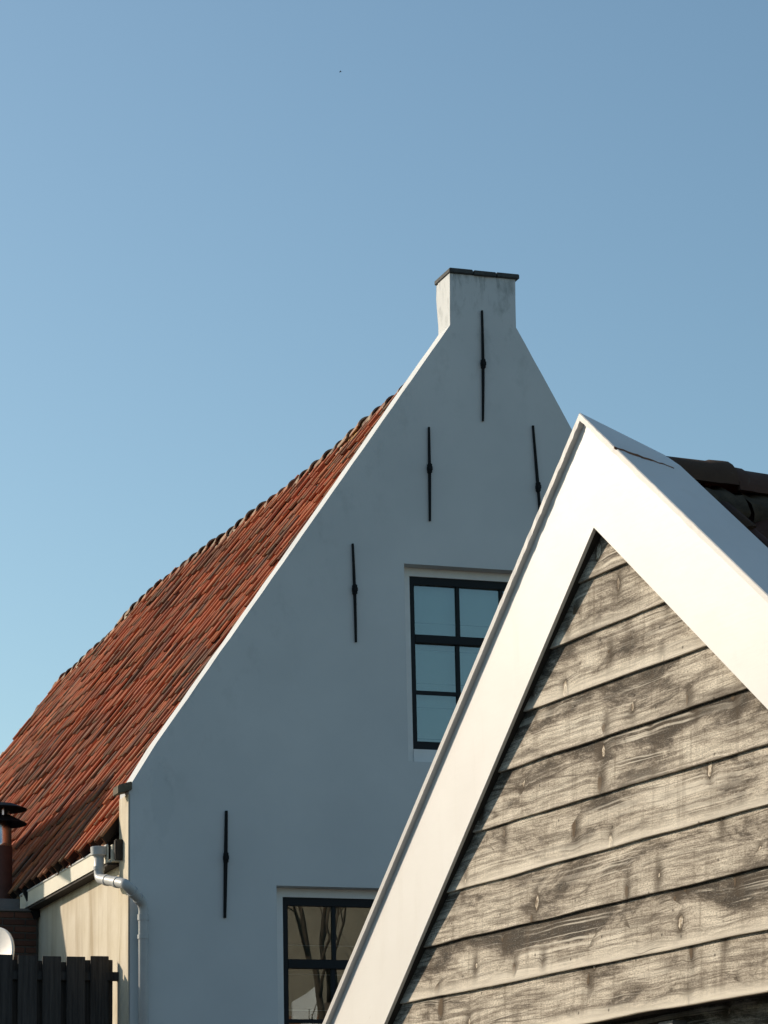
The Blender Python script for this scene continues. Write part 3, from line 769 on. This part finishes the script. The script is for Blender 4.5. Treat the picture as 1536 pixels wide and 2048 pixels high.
for i, (a, b) in enumerate(edges):
    xa, xb = HF(a, 1912, FY)[0] + .6, HF(b, 1912, FY)[0] + .6
    h_ = ftop + rf.uniform(-.006, .006)
    link('plank', boxmesh('plank', (xa, xb, -.012, .006, -.0, h_), bevel=.003), M['fence'], fence)
    xc = xb + .024; 
    link('plank', boxmesh('plank', (xc - .072, xc + .078 if i < len(edges) - 1 else xc + .026, .052, .069, -.0, h_ - .03 + rf.uniform(-.012, .012)), bevel=.003), M['fence'], fence)
xr = HF(247, 1950, FY - .03)[0] + .6; xl = HF(-215, 1950, FY)[0] + .6
for zc_ in (HF(230, 1953, FY)[1] - TZ, .28): link('rail', boxmesh('rail', (xl, xr, .008, .050, zc_ - .035, zc_ + .035), bevel=.004), M['fence'], fence)
link('rail_end', boxmesh('rail_end', (xr - .14, xr + .002, -.02, .007, HF(230, 1953, FY)[1] - TZ - .036, HF(230, 1953, FY)[1] - TZ + .036), bevel=.004), M['fence'], fence)

# ------------------------------------------------------------------ wooden shed
shed = empty('wooden_shed', SO, YS - math.pi / 2)
tag(shed, 'weathered clapboard shed with bright white bargeboards in the right foreground', 'shed')
SLL, SLR = .885, .81                                 # rake slopes left and right
# inner (lower) edges of the boards
AP_I = 4.228; AP_O = 4.630
def li(x): return AP_I + .905 * x                     # left inner (x<0)
def lo(x): return AP_O + .877 * (x + .036)
def ri(x): return AP_I - .812 * x
def ro(x): return AP_O - .806 * (x + .036)
XL, XRR = -2.85, 2.85
bt = .040
lb = prism('bargeboard', [(XL, li(XL)), (.0, AP_I), (.02, AP_I + .02), (.0, AP_O - .03), (-.036, AP_O), (XL, lo(XL))], 'y', 0.0015, .016)
rb = prism('bargeboard', [(.0, AP_I), (XRR, ri(XRR)), (XRR, ro(XRR)), (-.036, AP_O)], 'y', 0, .016)
for b_ in (lb, rb):
    bm = bmesh.new(); bm.from_mesh(b_); bmesh.ops.bevel(bm, geom=bm.edges[:], offset=.0012, segments=1, affect='EDGES'); bm.to_mesh(b_); bm.free()
for pl in ([(XL, li(XL) + .004), (.0, AP_I + .004), (.0, AP_O - .12), (XL, lo(XL) - .12)], [(.0, AP_I + .004), (XRR, ri(XRR) + .004), (XRR, ro(XRR) - .12), (.0, AP_O - .12)]):
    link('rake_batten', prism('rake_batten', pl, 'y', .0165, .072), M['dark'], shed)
bl = link('bargeboard', lb, M['paint'], shed); br = link('bargeboard', rb, M['paint'], shed)
# painted cap strips over the boards (front edge slightly rough near the peak)
def cap_strip(left):
    s = -1 if left else 1; f_ = lo if left else ro; v, fc = [], []
    n = 160; rc = random.Random(21 + left)
    for i in range(n + 1):
        x = -.036 + s * (i / n) ** 1.6 * 2.82
        zt = f_(x) + .033
        k = 1.0 if abs(x) < .75 else .2
        rg = .007 * noise.noise(Vector((x * 16, 3.0 + left, 0))) * k + .003 * noise.noise(Vector((x * 60, left, 9))) * k
        yb = .195 if not left else .195
        xb, zb2 = x, zt
        if i == 0: yb = .335; zb2 = zt - .122
        elif abs(x + .036) < .322:
            u = abs(x + .036) / .322; yb = .335 + (.195 - .335) * u; zb2 = zt - .122 * (1 - u)
        v += [(x, -.018 + .002 * noise.noise(Vector((x * 30, left, 5))) * k, f_(x) + .003 + rg), (x, -.020 + .002 * noise.noise(Vector((x * 30, left, 5))) * k, zt - .004), (x, -.017, zt), (xb, yb, zb2), (xb, yb, zb2 - .05), (x, bt + .02, f_(x) - .01)]
    for i in range(n):
        for k in range(6): a = i * 6 + k; b = i * 6 + (k + 1) % 6; fc.append((a, b, b + 6, a + 6))
    fc += [(0, 1, 2, 3, 4, 5), tuple(n * 6 + k for k in range(6))]
    return pymesh('barge_cap', v, fc)
cl = link('barge_cap', cap_strip(True), M['paint'], shed); crr = link('barge_cap', cap_strip(False), M['paint'], shed)
# rusty open seam across the right cap
def capz(x): return ro(x) + .033
sv = []; sf = []
for i in range(13):
    u = i / 12; x = .205 + .105 * u; y = -.024 + .175 * u; wv = (.0024 + .002 * math.sin(i * 1.7) ** 2) * (1.1 - .4 * u)
    jt = .004 * math.sin(i * 2.3)
    uu = max(0, 1 - (x + .036) / .322)
    sv += [(x - wv + jt, y, capz(x - wv + jt) + .0025), (x + wv + jt, y, capz(x + wv + jt) + .0025), (x + wv + jt, y, capz(x + wv + jt) - .006), (x - wv + jt, y, capz(x - wv + jt) - .006)]
for i in range(12):
    for k in range(4): a = i * 4 + k; b = i * 4 + (k + 1) % 4; sf.append((a, b, b + 4, a + 4))
sf += [(0, 1, 2, 3), (48, 49, 50, 51)]
link('rusty_seam', pymesh('rusty_seam', sv, sf), M['rust'], crr)
# clapboards
def clapboard(x0, x1, zb, h, ytop, ybot, th, seed, parent, top_clip=None):
    """board with bottom edge at zb; local origin at middle of the bottom edge"""
    n = max(4, int((x1 - x0) / .07)); v, f = [], []; xm = (x0 + x1) / 2
    for i in range(n + 1):
        x = x0 + (x1 - x0) * i / n
        w1 = .0045 * noise.noise(Vector((x * 3.1, seed * 5.3, 0))) + .0012 * noise.noise(Vector((x * 23, seed * 2.1, 4)))
        wy = .003 * noise.noise(Vector((x * 1.7, seed * 9.7, 2)))
        zt = zb + h
        for (y, z) in ((ybot + wy, zb + w1), (ybot + wy - .001, zb + .004 + w1), (ytop, zt), (ytop + th * .4, zt), (ybot + th + wy, zb + w1 - .0008)):
            v.append((x - xm, y, z - zb))
    for i in range(n):
        for k in range(5): a = i * 5 + k; b = i * 5 + (k + 1) % 5; f.append((a, b, b + 5, a + 5))
    f += [(0, 1, 2, 3, 4), tuple(n * 5 + k for k in range(5))]
    o = link('clapboard', pymesh('clapboard', v, f), M['wood'], parent); o.location = (xm, 0, zb); return o
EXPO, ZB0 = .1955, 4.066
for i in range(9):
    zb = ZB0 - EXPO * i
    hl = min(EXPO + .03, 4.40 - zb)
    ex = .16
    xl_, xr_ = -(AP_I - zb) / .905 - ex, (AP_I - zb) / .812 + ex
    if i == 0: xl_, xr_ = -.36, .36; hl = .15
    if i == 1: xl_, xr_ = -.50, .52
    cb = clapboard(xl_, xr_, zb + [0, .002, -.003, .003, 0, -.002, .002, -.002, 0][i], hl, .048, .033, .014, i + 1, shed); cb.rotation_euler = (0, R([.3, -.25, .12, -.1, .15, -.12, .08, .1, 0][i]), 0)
# backing wall with raked top, soffit beam, recessed lower wall
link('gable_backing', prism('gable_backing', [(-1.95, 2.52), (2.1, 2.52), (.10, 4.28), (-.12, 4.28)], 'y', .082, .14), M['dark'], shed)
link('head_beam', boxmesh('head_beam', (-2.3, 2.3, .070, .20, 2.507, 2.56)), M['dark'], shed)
for i in range(13):
    zb = 2.435 - EXPO * i - .13
    clapboard(-2.05, 2.05, max(zb, 0.0), EXPO + .03, .155, .135, .020, 30 + i, shed)
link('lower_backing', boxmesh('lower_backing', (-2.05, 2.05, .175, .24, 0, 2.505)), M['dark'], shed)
bx, bz = SF(1330, 2040, .09)
link('door_rail_bracket', boxmesh('door_rail_bracket', (bx - .05, bx + .05, .09, .15, bz - .05, bz - .004), bevel=.004), M['lead'], shed)
DEP = 5.2
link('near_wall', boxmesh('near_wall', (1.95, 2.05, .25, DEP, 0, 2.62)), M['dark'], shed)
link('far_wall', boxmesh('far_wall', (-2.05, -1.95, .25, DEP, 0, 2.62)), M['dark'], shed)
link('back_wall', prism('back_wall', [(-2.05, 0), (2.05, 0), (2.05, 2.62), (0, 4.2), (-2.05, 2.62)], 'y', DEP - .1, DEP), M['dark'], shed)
# roof with tiles
ZS = 4.418; XS = -.036
sdeck = prism('roof', [(XS, ZS - .03), (2.75, ZS - .03 - .806 * (2.75 - XS)), (2.70, ZS - .12 - .806 * (2.75 - XS)), (XS, ZS - .12), (-2.75, ZS - .12 - .877 * (2.75 + XS)), (-2.78, ZS - .03 - .877 * (2.75 + XS))], 'y', .12, DEP + .15)
sroof = link('roof', sdeck, M['deck'], shed)
def shed_frame(x, y, left):
    ang = math.atan(.877 if left else .806)
    z = ZS - (.877 if left else .806) * abs(x - XS) + .012
    if left: ex_, ey_ = Vector((0, -1, 0)), Vector((math.cos(ang), 0, math.sin(ang)))
    else: ex_, ey_ = Vector((0, 1, 0)), Vector((-math.cos(ang), 0, math.sin(ang)))
    ez_ = ex_.cross(ey_); mm = Matrix((ex_, ey_, ez_)).transposed().to_4x4(); mm.translation = Vector((x, y, z)); return mm
near, far = [], []
for left in (False, True):
    ca = math.cos(math.atan(.877 if left else .806)); Ls = 2.8 / ca
    for c in range(int((DEP - .1) / TW)):
        for r_ in range(int(Ls / TE) + 1):
            s = min(r_ * TE, Ls - .40)
            x = XS + (2.8 - s * ca) * (-1 if left else 1)
            M4 = shed_frame(x, .215 + TW * (c + .5), left) @ jitter(rt, .7)
            (near if (not left and c < 10) else far).append(M4)
for k, M4 in enumerate(near): link('tile', FLAT[k * 5 % 4], M['shedtile'], sroof, M4)
join_tiles('tile_field', far, M['shedtile'], sroof, 6, FLAT)
SRM = ridge_mesh('shed_ridge_mesh', .44, .135, .112)
for i in range(13):
    mm = Matrix.Translation((XS + rr.uniform(-.006, .006), .555 - .40 + .40 * i, ZS - .022 + rr.uniform(-.004, .004))) 
    if i == 0: mm = Matrix.Translation((XS, .555, ZS - .005)) @ Matrix.Rotation(math.pi, 4, 'Z') @ Matrix.Rotation(R(2.0), 4, 'X')
    link('ridge_tile', SRM, M['ridge'] if False else M['shedtile'], sroof, mm)
nd = Vector((math.cos(math.atan(.806)), 0, -math.sin(math.atan(.806)))); nn = Vector((math.sin(math.atan(.806)), 0, math.cos(math.atan(.806))))
for i in range(6):
    c = Vector((XS, .18 + .4 * i, ZS)) + nd * .14
    lump_strip('ridge_mortar', c, c + Vector((0, .39, 0)), nd, nn, .10, .055, M['mossmortar'], sroof, 40 + i, .03)
c = Vector((XS, .225, ZS)) + nd * .12
lump_strip('verge_mortar', c, c + nd * 2.6, Vector((0, 1, 0)), nn, .05, .06, M['mossmortar'], sroof, 77, .04)

# ------------------------------------------------------------------ neighbours outside the picture: they cast the shade on the roof and stand in the panes; the row is added to shade the ground
nb = empty('neighbour_house', HO + hx * -3.0, YH); tag(nb, 'sand coloured neighbouring house left of the picture', 'house')
sh, sv2 = sd.dot(hy) / -sd.dot(hx), sd.z / -sd.dot(hx)
def nbp(X, Y, Z): return (Y + (X + 3.0) * sh, Z + (X + 3.0) * sv2)      # where the edge of this house must stand for its shade to fall there
e1, e2, e3 = nbp(.02, 2.46, 4.60), nbp(.02, 2.80, 5.18), nbp(-.14, 1.90, 5.30)
e4, e5, e6, e7 = nbp(.10, 1.75, 5.62), nbp(.33, 1.72, 5.93), nbp(.54, 2.40, 6.22), nbp(.48, 6.6, 6.15)
link('wall', prism('wall', [(e1[0], 0), (e7[0] + 3, 0), (e7[0] + 3, e7[1] - .2), (e6[0], e7[1] - .2), (e2[0], e2[1] + .3), e2, e1], 'x', -.25, 0.0), M['opp'], nb)
link('roof', prism('roof', [e3, (e2[0] - .02, e2[1] + .31), (e6[0], e7[1] - .21), (e7[0] + 3.2, e7[1] - .21), (e7[0] + 3.2, e7[1] - .1), e7, e6, e5, e4], 'x', -.22, .03), M['shedtile'], nb)
bm = bmesh.new()
vb = [bm.verts.new((x, y, z)) for z in (0, 7.6) for x, y in ((-.26, e1[0] + .5), (-.26, e7[0] + 3), (-4.0, e7[0] + 4), (-4.0, e1[0] + 5))]
bm.faces.new(vb[:4]); bm.faces.new(vb[4:])
for i in range(4): bm.faces.new((vb[i], vb[(i + 1) % 4], vb[(i + 1) % 4 + 4], vb[i + 4]))
bmesh.ops.recalc_face_normals(bm, faces=bm.faces)
me = bpy.data.meshes.new('main_block'); bm.to_mesh(me); bm.free(); link('main_block', me, M['opp'], nb)
def town_house(name, loc, rz, label, W, D, eave, ridge, wall, roofm):
    e = empty(name, loc, rz); tag(e, label, 'house')
    h = W / 2
    link('wall', prism('wall', [(-h, 0), (h, 0), (h, eave), (0, ridge - .25), (-h, eave)], 'y', -D, 0), wall, e)
    link('roof', prism('roof', [(-h - .3, eave - .1), (0, ridge), (h + .3, eave - .1), (h + .3, eave - .3), (0, ridge - .24), (-h - .3, eave - .3)], 'y', -D - .2, -.01), roofm, e)
    for k in range(3):
        xx = -h + W * (k + .5) / 3 - .6
        for zz in (.9, 3.7):
            if zz + 1.6 > eave + .2: continue
            wdo = link('window', boxmesh('window', (xx, xx + 1.2, -.02, .05, zz, zz + 1.6)), M['white'], e)
            link('pane', boxmesh('pane', (xx + .1, xx + 1.1, .055, .06, zz + .1, zz + 1.5)), M['navy'], wdo)
town_house('street_house', (14.5, 7.0, 0), R(36), 'sand brick house across the lane, right of the picture', 13, 7, 5.6, 8.6, M['opp'], M['shedtile'])
for k, (yy, rg) in enumerate(((-3.0, 7.2), (3.2, 6.9), (9.4, 7.1), (15.6, 6.8))):  # unseen row added to keep the ground in shade and cut its warm bounce
    town_house('added_row_house', (-10.5 - .2 * k, yy, 0), R(-90), ['added dark brick row house shading the lane, nearest the viewer', 'second added dark brick row house shading the lane', 'third added dark brick row house shading the lane', 'last added dark brick row house shading the lane'][k], 6.0, 6.5, 4.6, rg, M['mortarjoint'], M['shedtile'])
gh = empty('garden_house', (8.5, 13.69, 0), R(36)); tag(gh, 'low red roofed garden house with a white stack, right of the picture', 'house')
link('wall', boxmesh('wall', (-2.2, 2.2, -3.0, 0, 0, 4.2)), M['opp'], gh)
link('roof', prism('roof', [(-3.2, 4.1), (.2, 4.1), (.2, 4.2), (-1.4, 5.27), (-3.2, 4.25)], 'x', -2.4, 2.4), M['tile'], gh)
link('stack', prism('stack', [(-.30, 4.3), (.04, 4.3), (.04, 5.56), (-.30, 5.36)], 'y', -.55, -.15), M['white'], gh)
tree = empty('bare_tree', (7.6, 15.2, 0)); tag(tree, 'bare leaning tree in the lane, right of the picture', 'tree')
tr = random.Random(17)
def limb(par, p, d, L, r_, depth):
    pts = [p]; rad = [r_]; q = p.copy(); dd = d.copy()
    for k in range(6):
        dd = (dd + Vector((tr.uniform(-.16, .16), tr.uniform(-.16, .16), tr.uniform(-.05, .12)))).normalized(); q = q + dd * L / 6
        pts.append(q.copy()); rad.append(r_ * (1 - .6 * (k + 1) / 6))
    o = link('trunk' if depth == 0 else 'limb', tube('limb', pts, rad, 8), M['bark'], par, smooth=True)
    if depth < 3:
        for k in range(4 if depth else 6):
            i = tr.randint(2, 6); nd_ = (dd + Vector((tr.uniform(-1, 1), tr.uniform(-1, 1), tr.uniform(-.1, .8)))).normalized()
            limb(tree, pts[i], nd_, L * tr.uniform(.45, .65), rad[i] * .6, depth + 1)
limb(tree, Vector((0, 0, 0)), Vector((-.15, .1, 1)).normalized(), 5.2, .17, 0)
# ------------------------------------------------------------------ a bird far up in the sky
bp = CAM + ray(681, 143.5) * 380
bird = empty('bird', bp, R(10)); tag(bird, 'tiny dark bird gliding high in the blue sky', 'bird')
bv = [(-.17, 0, 0), (-.06, .035, .02), (.0, .03, .035), (.08, .015, .02), (.2, .01, .0), (.08, -.02, -.02), (.0, -.03, -.03), (-.06, -.03, -.01)]
link('body', lathe('body', [(0, -.17), (.02, -.14), (.038, -.05), (.036, .04), (.018, .13), (.022, .17), (0, .2)], 10), M['bird'], bird, Matrix.Rotation(R(90), 4, 'Y'), smooth=True)
for s in (1, -1):
    wv = [(.06, 0, .02), (-.07, 0, .02), (-.10, s * .16, .06), (.03, s * .15, .065), (-.09, s * .30, .03), (-.05, s * .30, .032)]
    o = link('wing', pymesh('wing', wv, [(0, 1, 2, 3), (3, 2, 4, 5)]), M['bird'], bird)
    o.modifiers.new('s', 'SOLIDIFY').thickness = .012
